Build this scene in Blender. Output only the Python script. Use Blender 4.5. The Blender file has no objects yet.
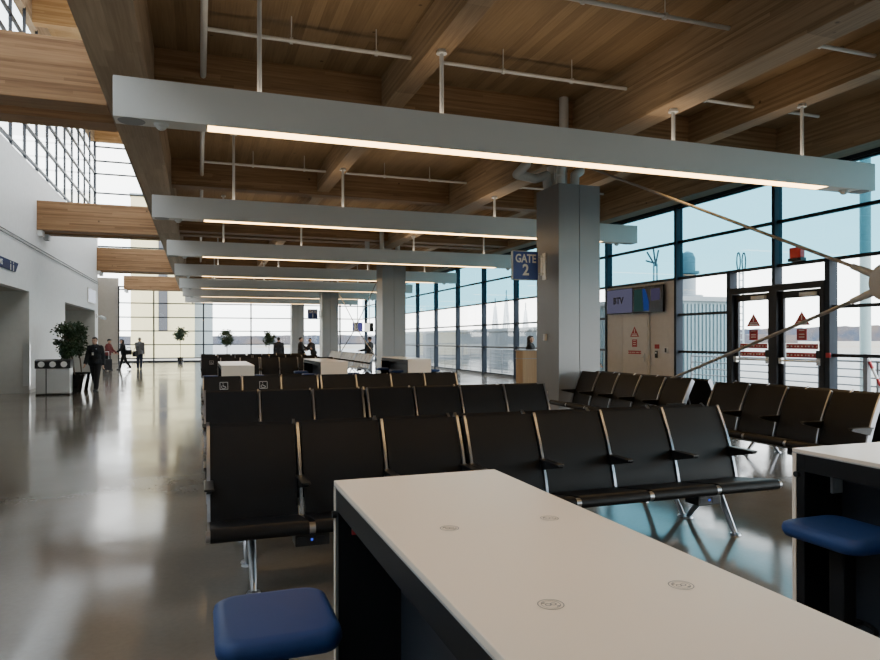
import bpy, bmesh, math, random
from mathutils import Vector, Matrix
random.seed(7)
PI = math.pi
S = bpy.context.scene
C = S.collection
V = Vector

# ------------------------------------------------------------------ materials
def newmat(name):
    m = bpy.data.materials.new(name); m.use_nodes = True
    nt = m.node_tree; nt.nodes.clear()
    out = nt.nodes.new('ShaderNodeOutputMaterial')
    return m, nt, out
def N(nt, t, **kw):
    n = nt.nodes.new(t)
    for k, v in kw.items(): setattr(n, k, v)
    return n
def L(nt, a, b): nt.links.new(a, b)
def pmat(name, col, rough=.5, metal=0., var=.08, scale=6., spec=.5, bump=0., bscale=60., rvar=0., emit=None, estr=0., sheen=0, coat=0):
    m, nt, out = newmat(name)
    b = N(nt, 'ShaderNodeBsdfPrincipled'); L(nt, b.outputs[0], out.inputs[0])
    tc = N(nt, 'ShaderNodeTexCoord')
    no = N(nt, 'ShaderNodeTexNoise'); no.inputs['Scale'].default_value = scale; no.inputs['Detail'].default_value = 3
    L(nt, tc.outputs['Object'], no.inputs['Vector'])
    mx = N(nt, 'ShaderNodeMix', data_type='RGBA')
    mx.inputs[6].default_value = (*[max(0, c*(1-var)) for c in col], 1)
    mx.inputs[7].default_value = (*[min(1, c*(1+var)) for c in col], 1)
    L(nt, no.outputs[0], mx.inputs[0]); L(nt, mx.outputs[2], b.inputs['Base Color'])
    b.inputs['Roughness'].default_value = rough; b.inputs['Metallic'].default_value = metal
    b.inputs['Specular IOR Level'].default_value = spec
    if coat: b.inputs['Coat Weight'].default_value = coat
    if rvar:
        mr = N(nt, 'ShaderNodeMapRange'); mr.inputs[3].default_value = rough-rvar; mr.inputs[4].default_value = rough+rvar
        L(nt, no.outputs[0], mr.inputs[0]); L(nt, mr.outputs[0], b.inputs['Roughness'])
    if bump:
        n2 = N(nt, 'ShaderNodeTexNoise'); n2.inputs['Scale'].default_value = bscale
        L(nt, tc.outputs['Object'], n2.inputs['Vector'])
        bp = N(nt, 'ShaderNodeBump'); bp.inputs['Strength'].default_value = bump; bp.inputs['Distance'].default_value = .01
        L(nt, n2.outputs[0], bp.inputs['Height']); L(nt, bp.outputs[0], b.inputs['Normal'])
    if emit:
        b.inputs['Emission Color'].default_value = (*emit, 1); b.inputs['Emission Strength'].default_value = estr
    return m
def wood(name, along, across, c1, c2, lam=.045, seg=3., rough=.6, across2=None):
    """laminated timber: boards of random tone, long fine grain, a few knots"""
    m, nt, out = newmat(name)
    b = N(nt, 'ShaderNodeBsdfPrincipled'); L(nt, b.outputs[0], out.inputs[0])
    b.inputs['Roughness'].default_value = rough; b.inputs['Specular IOR Level'].default_value = .3
    tc = N(nt, 'ShaderNodeTexCoord'); sp = N(nt, 'ShaderNodeSeparateXYZ'); L(nt, tc.outputs['Object'], sp.inputs[0])
    def math_(op, a, bb=None):
        n = N(nt, 'ShaderNodeMath', operation=op)
        for i, x in enumerate((a, bb)):
            if x is None: continue
            if isinstance(x, (int, float)): n.inputs[i].default_value = x
            else: L(nt, x, n.inputs[i])
        return n.outputs[0]
    A = sp.outputs['XYZ'.index(along)]; B = sp.outputs['XYZ'.index(across)]
    if across2: B = math_('ADD', B, math_('MULTIPLY', sp.outputs['XYZ'.index(across2)], 1.0))
    idx = math_('FLOOR', math_('DIVIDE', B, lam))
    w1 = N(nt, 'ShaderNodeTexWhiteNoise', noise_dimensions='1D'); L(nt, idx, w1.inputs['W'])
    sg = math_('FLOOR', math_('ADD', math_('DIVIDE', A, seg), math_('MULTIPLY', w1.outputs[0], 7.3)))
    cb = N(nt, 'ShaderNodeCombineXYZ'); L(nt, idx, cb.inputs[0]); L(nt, sg, cb.inputs[1])
    w2 = N(nt, 'ShaderNodeTexWhiteNoise', noise_dimensions='2D'); L(nt, cb.outputs[0], w2.inputs['Vector'])
    mp = N(nt, 'ShaderNodeMapping'); L(nt, tc.outputs['Object'], mp.inputs[0])
    mp.inputs['Scale'].default_value = tuple(.5 if a == along else 14. for a in 'XYZ')
    gn = N(nt, 'ShaderNodeTexNoise'); gn.inputs['Scale'].default_value = 3.; gn.inputs['Detail'].default_value = 5; gn.inputs['Distortion'].default_value = .4
    L(nt, mp.outputs[0], gn.inputs['Vector'])
    t = math_('ADD', math_('MULTIPLY', w2.outputs[0], .55), math_('MULTIPLY', math_('SUBTRACT', gn.outputs[0], .28), 1.0))
    cr = N(nt, 'ShaderNodeValToRGB')
    cr.color_ramp.elements[0].position = .05; cr.color_ramp.elements[0].color = (*c1, 1)
    cr.color_ramp.elements[1].position = .95; cr.color_ramp.elements[1].color = (*c2, 1)
    L(nt, t, cr.inputs[0])
    vo = N(nt, 'ShaderNodeTexVoronoi'); vo.inputs['Scale'].default_value = 1.6
    L(nt, tc.outputs['Object'], vo.inputs['Vector'])
    kn = N(nt, 'ShaderNodeMapRange'); kn.inputs[1].default_value = .03; kn.inputs[2].default_value = .06; kn.inputs[3].default_value = .35; kn.inputs[4].default_value = 1.
    L(nt, vo.outputs['Distance'], kn.inputs[0])
    mx = N(nt, 'ShaderNodeMix', data_type='RGBA', blend_type='MULTIPLY'); mx.inputs[0].default_value = 1.
    L(nt, cr.outputs[0], mx.inputs[6]); L(nt, kn.outputs[0], mx.inputs[7])
    L(nt, mx.outputs[2], b.inputs['Base Color'])
    return m
def glassmat(name, tint, refl=1.0):
    m, nt, out = newmat(name)
    tr = N(nt, 'ShaderNodeBsdfTransparent'); tr.inputs[0].default_value = (*tint, 1)
    gl = N(nt, 'ShaderNodeBsdfGlossy'); gl.inputs['Roughness'].default_value = .0; gl.inputs[0].default_value = (refl, refl, refl, 1)
    fr = N(nt, 'ShaderNodeFresnel'); ge = N(nt, 'ShaderNodeNewGeometry')
    ir = N(nt, 'ShaderNodeMapRange'); ir.inputs[3].default_value = 1.45; ir.inputs[4].default_value = 1/1.45   # the same reflection from both sides of the sheet
    L(nt, ge.outputs['Backfacing'], ir.inputs[0]); L(nt, ir.outputs[0], fr.inputs[0])
    mx = N(nt, 'ShaderNodeMixShader'); L(nt, fr.outputs[0], mx.inputs[0]); L(nt, tr.outputs[0], mx.inputs[1]); L(nt, gl.outputs[0], mx.inputs[2])
    L(nt, mx.outputs[0], out.inputs[0])
    return m
def emat(name, col, st):
    m, nt, out = newmat(name)
    tc = N(nt, 'ShaderNodeTexCoord'); no = N(nt, 'ShaderNodeTexNoise'); no.inputs['Scale'].default_value = .8
    L(nt, tc.outputs['Object'], no.inputs['Vector'])
    mr = N(nt, 'ShaderNodeMapRange'); mr.inputs[3].default_value = st*.92; mr.inputs[4].default_value = st*1.08
    L(nt, no.outputs[0], mr.inputs[0])
    e = N(nt, 'ShaderNodeEmission'); e.inputs[0].default_value = (*col, 1); L(nt, mr.outputs[0], e.inputs[1])
    L(nt, e.outputs[0], out.inputs[0])
    return m

M = {}
M['white_wall'] = pmat('white_wall_paint', (.86, .865, .87), .6, bump=.05)
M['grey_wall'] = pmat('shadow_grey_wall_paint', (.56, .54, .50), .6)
M['pier'] = pmat('warm_grey_end_pier_paint', (.42, .37, .31), .6)
M['beige'] = pmat('beige_panel_paint', (.62, .61, .60), .55)
M['ceil_wood'] = wood('ceiling_timber_planks', 'Y', 'X', (.19, .125, .068), (.36, .25, .145), lam=.16, seg=5.)
M['beam_y'] = wood('long_glulam_beam', 'Y', 'Z', (.20, .130, .072), (.44, .31, .19), lam=.045)
M['soffit_y'] = wood('girder_glulam', 'Y', 'X', (.23, .155, .095), (.44, .32, .21), lam=.13, across2='Z')
M['beam_x'] = wood('cross_glulam_beam', 'X', 'Z', (.17, .083, .036), (.39, .22, .108), lam=.045)
M['beam_l'] = wood('lounge_cross_beam', 'X', 'Z', (.17, .095, .045), (.40, .25, .14), lam=.045)
M['roof_wood'] = wood('roof_timber', 'X', 'Z', (.34, .18, .07), (.58, .37, .18), lam=.06)
M['fix'] = pmat('light_housing_grey_paint', (.76, .735, .69), .5, var=.02)
M['steel_white'] = pmat('white_painted_pipe', (.62, .62, .60), .4, var=.03)
M['led'] = emat('warm_led_diffuser', (1., .64, .28), 3.7)
M['ceiling_fill'] = emat('added_ceiling_fill_glow', (1., .84, .68), 1.7)  # added glow to brighten the ceiling, no such lamp is known
M['col'] = pmat('column_grey_panel', (.25, .255, .26), .38, metal=.3, var=.03)
M['black_vinyl'] = pmat('black_vinyl_upholstery', (.0055, .006, .0075), .45, var=.2, bump=.08, bscale=300., spec=.25)
M['sheen_vinyl'] = pmat('black_vinyl_window_sheen', (.36, .36, .36), .4, var=.1)  # black seats; the window light they reflect is put into this grey
M['black_plastic'] = pmat('black_plastic', (.012, .012, .013), .4)
M['alu'] = pmat('polished_aluminium', (.44, .46, .51), .3, metal=1., var=.05)
M['steel'] = pmat('brushed_stainless_steel', (.70, .70, .69), .34, metal=1., var=.1, scale=2.)
M['rod'] = pmat('painted_brace_rod', (.34, .30, .27), .45, metal=.2)
M['node'] = pmat('brace_node_plate_paint', (.55, .52, .49), .5)
M['frame'] = pmat('dark_anodised_window_frame', (.014, .017, .024), .45, metal=.2)
M['mull'] = pmat('blue_grey_mullion', (.030, .040, .054), .6, metal=0., spec=.15)
M['glass'] = glassmat('clear_glass', (.96, .98, .98))
M['glass_t'] = glassmat('blue_tinted_glass', (.095, .275, .345))
M['lam_white'] = pmat('white_laminate_table', (.86, .735, .61), .30, var=.015, scale=3.)
M['lam_edge'] = pmat('grey_table_edge', (.42, .42, .42), .5)
M['table_black'] = pmat('black_table_frame', (.006, .0065, .008), .55, spec=.25)
M['table_navy'] = pmat('dark_navy_divider_panel', (.018, .024, .036), .5)
M['blue_seat'] = pmat('navy_blue_stool_vinyl', (.016, .050, .175), .5, var=.1, bump=.05, bscale=250., spec=.3)
M['mark'] = pmat('grey_printed_mark', (.30, .28, .26), .5)
M['pale_mark'] = pmat('pale_printed_symbol', (.42, .42, .42), .5)
M['sign_blue'] = pmat('gate_sign_blue', (.008, .045, .27), .4, var=.03)
M['sign_white'] = pmat('sign_white_lettering', (.80, .80, .78), .5, var=.01)
M['red'] = pmat('red_decal', (.42, .03, .035), .5)
M['decal_white'] = pmat('white_decal', (.82, .80, .78), .5)
M['red_lens'] = pmat('red_beacon_lens', (.38, .02, .018), .3, emit=(.8, .03, .02), estr=.05)
M['tan_wood'] = wood('tan_counter_laminate', 'Z', 'X', (.46, .30, .17), (.62, .44, .27), lam=.4, seg=9.)
M['leaf'] = pmat('dark_green_leaves', (.030, .060, .022), .5, var=.5, scale=8.)
M['bark'] = pmat('trunk_bark', (.12, .08, .05), .8)
M['pot'] = pmat('glossy_black_planter', (.012, .012, .012), .12)
M['soil'] = pmat('potting_soil', (.03, .02, .015), .9)
M['skin'] = pmat('skin', (.52, .30, .21), .5)
M['navy_cloth'] = pmat('black_navy_uniform', (.010, .011, .016), .8)
M['black_cloth'] = pmat('black_clothing', (.012, .012, .012), .85)
M['dark_cloth'] = pmat('dark_grey_clothing', (.03, .03, .035), .85)
M['grey_cloth'] = pmat('grey_clothing', (.16, .16, .165), .85)
M['red_cloth'] = pmat('dark_red_top', (.17, .03, .03), .8)
M['denim'] = pmat('dark_denim', (.02, .03, .06), .85)
M['hair_dark'] = pmat('dark_hair', (.015, .010, .008), .6)
M['hair_grey'] = pmat('grey_hair', (.30, .28, .26), .6)
M['shoe'] = pmat('black_shoe_leather', (.012, .012, .012), .4)
M['tarmac'] = None
M['cream'] = pmat('cream_building_cladding', (.80, .68, .40), .7, var=.03)
M['ext_grey'] = pmat('grey_building_panel', (.075, .075, .085), .6)
M['ext_white'] = pmat('white_exterior_metal', (.26, .30, .32), .5)
M['tower_white'] = pmat('white_tower_paint', (.75, .77, .78), .5)
M['ext_blue'] = pmat('pale_blue_ribbed_cladding', (.16, .25, .28), .5)
M['galv'] = pmat('galvanised_steel', (.22, .24, .26), .45, metal=.3)
M['pole'] = pmat('pale_green_grey_pole', (.24, .33, .33), .5)
M['screen_dark'] = pmat('dark_tv_glass', (.01, .01, .012), .15)
M['scr_lilac'] = emat('lilac_tv_picture', (.34, .35, .62), .08)
M['scr_green'] = emat('dark_green_map_picture', (.08, .20, .20), .07)
M['scr_blue'] = emat('blue_map_picture', (.05, .13, .60), .10)
M['scr_purple'] = emat('purple_news_picture', (.22, .20, .42), .07)
M['scr_navy'] = emat('navy_tv_picture', (.10, .10, .34), .3)
M['scr_white'] = emat('pale_tv_picture', (.70, .75, .70), .8)
M['panel_glow'] = emat('backlit_white_sign', (.70, .80, 1.), .45)
M['blue_led'] = emat('blue_power_light', (.05, .12, 1.), .3)

# polished concrete
def concrete():
    m, nt, out = newmat('polished_concrete_floor')
    b = N(nt, 'ShaderNodeBsdfPrincipled'); L(nt, b.outputs[0], out.inputs[0])
    tc = N(nt, 'ShaderNodeTexCoord')
    n1 = N(nt, 'ShaderNodeTexNoise'); n1.inputs['Scale'].default_value = .55; n1.inputs['Detail'].default_value = 6; n1.inputs['Roughness'].default_value = .6
    n2 = N(nt, 'ShaderNodeTexNoise'); n2.inputs['Scale'].default_value = 30; n2.inputs['Detail'].default_value = 4
    L(nt, tc.outputs['Object'], n1.inputs['Vector']); L(nt, tc.outputs['Object'], n2.inputs['Vector'])
    cr = N(nt, 'ShaderNodeValToRGB'); e = cr.color_ramp.elements
    e[0].position = .3; e[0].color = (.165, .148, .127, 1); e[1].position = .7; e[1].color = (.225, .205, .18, 1)
    L(nt, n1.outputs[0], cr.inputs[0])
    mx = N(nt, 'ShaderNodeMix', data_type='RGBA', blend_type='MULTIPLY'); mx.inputs[0].default_value = .2
    L(nt, cr.outputs[0], mx.inputs[6]); L(nt, n2.outputs[0], mx.inputs[7]); L(nt, mx.outputs[2], b.inputs['Base Color'])
    mr = N(nt, 'ShaderNodeMapRange'); mr.inputs[1].default_value = .3; mr.inputs[2].default_value = .7; mr.inputs[3].default_value = .08; mr.inputs[4].default_value = .16
    L(nt, n1.outputs[0], mr.inputs[0]); L(nt, mr.outputs[0], b.inputs['Roughness'])
    b.inputs['Specular IOR Level'].default_value = .30
    n3 = N(nt, 'ShaderNodeTexNoise'); n3.inputs['Scale'].default_value = 2.2; n3.inputs['Detail'].default_value = 2
    L(nt, tc.outputs['Object'], n3.inputs['Vector'])
    bp = N(nt, 'ShaderNodeBump'); bp.inputs['Strength'].default_value = .07; bp.inputs['Distance'].default_value = .02
    L(nt, n3.outputs[0], bp.inputs['Height']); L(nt, bp.outputs[0], b.inputs['Normal'])
    return m
M['floor'] = concrete()
def tarmac():
    m, nt, out = newmat('pale_apron_and_fields')
    b = N(nt, 'ShaderNodeBsdfPrincipled'); L(nt, b.outputs[0], out.inputs[0]); b.inputs['Roughness'].default_value = .9
    tc = N(nt, 'ShaderNodeTexCoord'); mp = N(nt, 'ShaderNodeMapping'); mp.inputs['Scale'].default_value = (.02, .006, 1); mp.inputs['Rotation'].default_value = (0, 0, .5)
    L(nt, tc.outputs['Object'], mp.inputs[0])
    n1 = N(nt, 'ShaderNodeTexNoise'); n1.inputs['Scale'].default_value = 1.5; n1.inputs['Detail'].default_value = 4; L(nt, mp.outputs[0], n1.inputs['Vector'])
    cr = N(nt, 'ShaderNodeValToRGB'); e = cr.color_ramp.elements
    e[0].position = .42; e[0].color = (.26, .25, .24, 1); e[1].position = .62; e[1].color = (.25, .185, .115, 1)
    L(nt, n1.outputs[0], cr.inputs[0]); L(nt, cr.outputs[0], b.inputs['Base Color'])
    return m
M['tarmac'] = tarmac()
def hillmat():
    m, nt, out = newmat('hazy_wooded_hill')
    b = N(nt, 'ShaderNodeBsdfPrincipled'); L(nt, b.outputs[0], out.inputs[0]); b.inputs['Roughness'].default_value = 1.
    tc = N(nt, 'ShaderNodeTexCoord'); n1 = N(nt, 'ShaderNodeTexNoise'); n1.inputs['Scale'].default_value = .08; n1.inputs['Detail'].default_value = 6
    L(nt, tc.outputs['Object'], n1.inputs['Vector'])
    cr = N(nt, 'ShaderNodeValToRGB'); e = cr.color_ramp.elements
    e[0].position = .35; e[0].color = (.055, .075, .115, 1); e[1].position = .65; e[1].color = (.15, .12, .11, 1)
    L(nt, n1.outputs[0], cr.inputs[0]); L(nt, cr.outputs[0], b.inputs['Base Color'])
    return m
M['hill'] = hillmat()

# ------------------------------------------------------------------ mesh builder
class MB:
    def __init__(s): s.bm = bmesh.new()
    def box(s, x0, x1, y0, y1, z0, z1, bev=0.):
        r = bmesh.ops.create_cube(s.bm, size=1.)
        vs = r['verts']
        bmesh.ops.scale(s.bm, vec=(abs(x1-x0), abs(y1-y0), abs(z1-z0)), verts=vs)
        bmesh.ops.translate(s.bm, vec=((x0+x1)/2, (y0+y1)/2, (z0+z1)/2), verts=vs)
        if bev:
            es = list({e for v in vs for e in v.link_edges})
            bmesh.ops.bevel(s.bm, geom=es, offset=bev, segments=2, affect='EDGES', profile=.6)
        return s
    def cyl(s, p0, p1, r0, r1=None, seg=14):
        p0, p1 = V(p0), V(p1); r1 = r0 if r1 is None else r1
        d = p1-p0; q = V((0, 0, 1)).rotation_difference(d.normalized()) if d.length else None
        mat = Matrix.Translation((p0+p1)/2) @ q.to_matrix().to_4x4()
        bmesh.ops.create_cone(s.bm, cap_ends=True, segments=seg, radius1=r0, radius2=r1, depth=d.length, matrix=mat)
        return s
    def ball(s, c, r, seg=14, sc=(1, 1, 1)):
        bmesh.ops.create_uvsphere(s.bm, u_segments=seg, v_segments=max(6, seg*2//3), radius=r, matrix=Matrix.Translation(V(c)) @ Matrix.Diagonal((*sc, 1)))
        return s
    def caps(s, p0, p1, r0, r1=None, seg=12):
        r1 = r0 if r1 is None else r1
        s.cyl(p0, p1, r0, r1, seg); s.ball(p0, r0, seg); s.ball(p1, r1, seg); return s
    def tube(s, pts, r, seg=12):
        for a, b in zip(pts[:-1], pts[1:]): s.cyl(a, b, r, r, seg)
        for p in pts[1:-1]: s.ball(p, r*1.0, seg)
        return s
    def poly_prism(s, prof, axis, a0, a1):
        """prof: closed 2-D polygon in the two other axes (cyclic order), extruded along axis"""
        def mk(p, a):
            return {'X': (a, p[0], p[1]), 'Y': (p[0], a, p[1]), 'Z': (p[0], p[1], a)}[axis]
        v0 = [s.bm.verts.new(mk(p, a0)) for p in prof]; v1 = [s.bm.verts.new(mk(p, a1)) for p in prof]
        n = len(prof)
        for i in range(n): s.bm.faces.new((v0[i], v0[(i+1) % n], v1[(i+1) % n], v1[i]))
        s.bm.faces.new(v0[::-1]); s.bm.faces.new(v1)
        return s
    def strip(s, path, t, axis, a0, a1):
        """thick ribbon: path of 2-D points (y,z), thickness t, extruded along axis"""
        up, lo = [], []
        for i, p in enumerate(path):
            a = V(path[max(0, i-1)]); b = V(path[min(len(path)-1, i+1)]); d = (b-a).normalized(); n = V((-d.y, d.x))
            up.append(tuple(V(p)+n*t/2)); lo.append(tuple(V(p)-n*t/2))
        return s.poly_prism(up+lo[::-1], axis, a0, a1)
    def quad(s, a, b, c, d):
        s.bm.faces.new([s.bm.verts.new(p) for p in (a, b, c, d)]); return s
    def ring(s, c, r0, r1, z, seg=28, sx=1.):
        vi = [s.bm.verts.new((c[0]+r0*math.cos(2*PI*i/seg)*sx, c[1]+r0*math.sin(2*PI*i/seg), z)) for i in range(seg)]
        vo = [s.bm.verts.new((c[0]+r1*math.cos(2*PI*i/seg)*sx, c[1]+r1*math.sin(2*PI*i/seg), z)) for i in range(seg)]
        for i in range(seg): s.bm.faces.new((vi[i], vo[i], vo[(i+1) % seg], vi[(i+1) % seg]))
        return s
    def lathe(s, prof, c=(0, 0, 0), seg=20):
        rings = []
        for r, z in prof: rings.append([s.bm.verts.new((c[0]+r*math.cos(2*PI*i/seg), c[1]+r*math.sin(2*PI*i/seg), c[2]+z)) for i in range(seg)])
        for a, b in zip(rings[:-1], rings[1:]):
            for i in range(seg): s.bm.faces.new((a[i], a[(i+1) % seg], b[(i+1) % seg], b[i]))
        s.bm.faces.new(rings[0][::-1]); s.bm.faces.new(rings[-1])
        return s
    def xform(s, mat):
        bmesh.ops.transform(s.bm, matrix=mat, verts=s.bm.verts); return s
    def build(s, name, mat, parent=None, smooth=False, angle=None):
        bmesh.ops.recalc_face_normals(s.bm, faces=s.bm.faces)
        me = bpy.data.meshes.new(name); s.bm.to_mesh(me); s.bm.free()
        me.materials.append(mat)
        if smooth:
            for p in me.polygons: p.use_smooth = True
            if hasattr(me, 'set_sharp_from_angle'): me.set_sharp_from_angle(angle=math.radians(angle or 40))
        o = bpy.data.objects.new(name, me); C.objects.link(o)
        if parent: o.parent = parent
        return o
def tag(o, label=None, cat=None, group=None, kind=None):
    if label: o['label'] = label
    if cat: o['category'] = cat
    if group: o['group'] = group
    if kind: o['kind'] = kind
    return o
def thing(name, label, cat, loc=(0, 0, 0), rz=0., group=None):
    o = bpy.data.objects.new(name, None); o.empty_display_size = .1; C.objects.link(o)
    o.location = loc; o.rotation_euler = (0, 0, rz)
    return tag(o, label, cat, group)
KIDS = {}
def dup(root, loc, rz, label, group=None):
    r = root.copy(); C.objects.link(r); r.location = loc; r.rotation_euler = (0, 0, rz); r['label'] = label
    if group: r['group'] = group
    kids = KIDS.setdefault(root.name, [o for o in C.objects if o.parent == root])
    for ch in kids:
        c = ch.copy(); C.objects.link(c); c.parent = r
        gk = KIDS.setdefault(ch.name, [o for o in C.objects if o.parent == ch])
        for g in gk:
            d = g.copy(); C.objects.link(d); d.parent = c
    return r
def text_obj(txt, name, mat, size, parent=None, loc=(0, 0, 0), rot=(PI/2, 0, 0), sx=1., depth=.002, align='CENTER', bold=0.):
    cu = bpy.data.curves.new(name, 'FONT'); cu.body = txt; cu.size = size; cu.align_x = align; cu.align_y = 'CENTER'; cu.extrude = depth; cu.offset = bold
    cu.resolution_u = 3
    tmp = bpy.data.objects.new('tmp', cu); C.objects.link(tmp)
    dg = bpy.context.evaluated_depsgraph_get(); dg.update()
    me = bpy.data.meshes.new_from_object(tmp.evaluated_get(dg)); me.name = name
    bpy.data.objects.remove(tmp)
    me.materials.clear(); me.materials.append(mat)
    o = bpy.data.objects.new(name, me); C.objects.link(o)
    o.location = loc; o.rotation_euler = rot; o.scale = (sx, 1, 1)
    if parent: o.parent = parent
    return o
def struct(o): o['kind'] = 'structure'; return o
def sbox(name, mat, *b, bev=0.): return struct(MB().box(*b, bev=bev).build(name, mat))
def sempty(name, loc=(0, 0, 0)):
    o = bpy.data.objects.new(name, None); C.objects.link(o); o.location = loc; o['kind'] = 'structure'; return o

# ------------------------------------------------------------------ camera
ROLL = -.08
cam = bpy.data.cameras.new('camera'); co = bpy.data.objects.new('camera', cam); C.objects.link(co); S.camera = co
cam.sensor_width = 36.; cam.lens = 679/880*36; cam.shift_y = 9.7/880; cam.clip_start = .05; cam.clip_end = 3000
co.location = (0, 0, 1.6); co.rotation_euler = (PI/2, 0, -math.atan2(.334, .943))
co.matrix_world = Matrix.Translation((0, 0, 1.6)) @ Matrix.Rotation(-math.atan2(.334, .943), 4, 'Z') @ Matrix.Rotation(PI/2, 4, 'X') @ Matrix.Rotation(math.radians(ROLL), 4, 'Z')

# ------------------------------------------------------------------ the shell
W = 12.2            # glazed wall
XL = -4.85          # long white wall
XC = -6.9           # clerestory glazing above and behind it
YE = 53.0           # glazed end wall
YB = -14.           # wall behind the viewer
COLY = [11.5+13.3*i for i in range(-1, 4)]      # front faces of the columns
ZC = 6.07           # timber ceiling
sbox('floor', M['floor'], -9, W+.3, YB, YE+.2, -.25, 0)
# long white wall with two recessed openings
w = MB()
for y0, y1, z0 in ((YB, 16, 0), (23.5, 29.3, 0), (37.2, 38.2, 0), (16, 23.5, 3.08), (29.3, 37.2, 3.06)):
    w.box(XL-.25, XL, y0, y1, z0, 6.96)
struct(w.build('wall_left', M['white_wall']))
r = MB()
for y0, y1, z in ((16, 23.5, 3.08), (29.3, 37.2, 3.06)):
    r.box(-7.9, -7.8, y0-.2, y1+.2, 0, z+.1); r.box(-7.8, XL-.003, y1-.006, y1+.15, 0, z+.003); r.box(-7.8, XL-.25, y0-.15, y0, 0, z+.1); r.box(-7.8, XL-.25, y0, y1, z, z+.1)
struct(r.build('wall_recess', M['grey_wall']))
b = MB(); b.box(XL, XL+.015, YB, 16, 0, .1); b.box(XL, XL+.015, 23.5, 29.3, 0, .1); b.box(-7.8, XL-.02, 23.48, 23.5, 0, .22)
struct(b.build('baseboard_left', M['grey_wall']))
g = MB().box(XL-.16, XL+.012, 23.47, 23.5, .22, 1.5); g.box(XL, XL+.012, 23.5, 23.62, .22, 1.5)
struct(g.build('trim_corner_guard', M['steel']))
sbox('ceiling_ledge', M['white_wall'], -9, XL-.25, YB, 38.2, 6.86, 6.96)
sbox('wall_outer_left', M['white_wall'], -9, XC-.1, 38.2, YE, 0, 6.96)
sbox('wall_clerestory_return', M['white_wall'], -9, XL-.25, 38.05, 38.2, 0, 6.96)
sbox('wall_behind', M['white_wall'], -9, W+.3, YB-.2, YB, 0, 17.2)
sbox('wall_end_pier', M['pier'], XC-.1, -5.42, YE-.1, YE+.3, 0, 6.0)
sbox('ceiling', M['ceil_wood'], -1.25, W+.4, YB, YE+.3, ZC, ZC+.2)
sbox('ceiling_high_roof', M['roof_wood'], XC-.6, -1.0, YB, YE+.6, 16.7, 16.9)
sbox('wall_above_girder', M['white_wall'], -1.25, -1.05, YB, YE, ZC, 16.7)
for i, y in enumerate((7.0, 20.6, 34.0, 46.0)):
    sbox('roof_beam', M['roof_wood'], XC, -1.25, y, y+.45, 15.55, 16.7)
sbox('roof_beam_end', M['roof_wood'], XC-.3, -1.25, YE-.2, YE+.2, 15.55, 16.7)
sbox('roof_beam_side', M['soffit_y'], XC-.3, XC, YB, YE+.2, 15.55, 16.7)

# ------------------------------------------------------------------ timber beams
sbox('girder_beam', M['soffit_y'], -1.3, -.645, YB, YE, 5.13, ZC, bev=.012)
sbox('main_beam', M['beam_y'], 6.62, 7.07, YB, YE, 5.13, ZC-.001, bev=.012)
for x0, x1 in ((2.92, 3.23), (9.27, 9.60)):
    sbox('purlin_beam', M['beam_y'], x0, x1, YB, YE, 5.5, ZC-.001, bev=.01)
sbox('edge_beam', M['beam_y'], 11.55, 12.02, YB, YE, 5.2, ZC-.001, bev=.01)
for cy in [y+.4 for y in COLY]:
    for a, bb in ((-.7, -.2), (.2, .7)):
        sbox('cross_beam', M['beam_x'], XL-.05, -1.3, cy+a, cy+bb, 5.1, 6.26 if 37 < cy < 40 else 6.03, bev=.012)
        sbox('cross_beam', M['beam_l'], -.645, 11.55, cy+a, cy+bb, 5.30, ZC-.001, bev=.01)
        sbox('beam_seat_bracket', M['white_wall'], XL-.02, XL+.14, cy+a+.05, cy+bb-.05, 4.92, 5.1)
for cy in (4.9, 18.1, 31.4, 44.7):
    sbox('cross_beam', M['beam_l'], -.645, 11.55, cy-.2, cy+.2, 5.42, ZC-.001, bev=.01)

# ------------------------------------------------------------------ columns
def column(y, n):
    e = sempty('column', (6.49, y, 0))
    w_ = .91
    m = MB().box(.02, w_-.02, .02, w_-.02, 0, 4.58); m.build('core', M['frame'], e)
    m = MB()
    for a, bb in ((0, w_/2-.006), (w_/2+.006, w_)):
        m.box(a, bb, 0, .03, 0, 4.6); m.box(a, bb, w_-.03, w_, 0, 4.6)
    m.box(0, .03, .032, w_-.032, 0, 4.6); m.box(w_-.03, w_, .032, w_-.032, 0, 4.6)
    m.build('cladding_panel', M['col'], e)
    sbox('column_post', M['node'], 6.7, 7.0, y+.56, y+.86, 4.605, 5.125)
    MB().box(-.01, w_+.01, -.01, w_+.01, 0, .1).build('base_plinth', M['frame'], e)
    return e
for i, y in enumerate(COLY[1:]): column(y, i)

# ------------------------------------------------------------------ glazed wall on the right
ZT = [.10, 1.27, 2.26, 3.24, 4.22, 5.15]
MY = [11.83+3.325*i for i in range(-7, 13)]
wl = sempty('window_1')
DY0, DY1, DZ = 10.45, 13.2, 2.82
m = MB()
for y in MY: 
    z0 = 0 if abs(y-11.83) > .1 else DZ
    m = MB().box(W-.10, W+.12, y-.045, y+.045, z0, 5.2); m.build('mullion', M['mull'], wl)
for k, z in enumerate(ZT):
    m = MB()
    if z < DZ:
        for a, bb in ((YB, DY0), (DY1, 15.16 if z > .2 else YE), (18.5, YE)):
            m.box(W-.03, W+.06, a, bb, z-.035, z+.035)
    else:
        m.box(W-.03, W+.06, YB, YE, z-.035, z+.035)
    if k == 5: m.box(W-.08, W+.1, YB, YE, z, z+.22)
    m.build('transom', M['frame'], wl)
def pane(y0, y1, z0, z1, tinted):
    MB().quad((W+.02, y0, z0), (W+.02, y1, z0), (W+.02, y1, z1), (W+.02, y0, z1)).build('pane', M['glass_t'] if tinted else M['glass'], wl)
pane(YB, YE, 3.24, 5.15, True)
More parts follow.
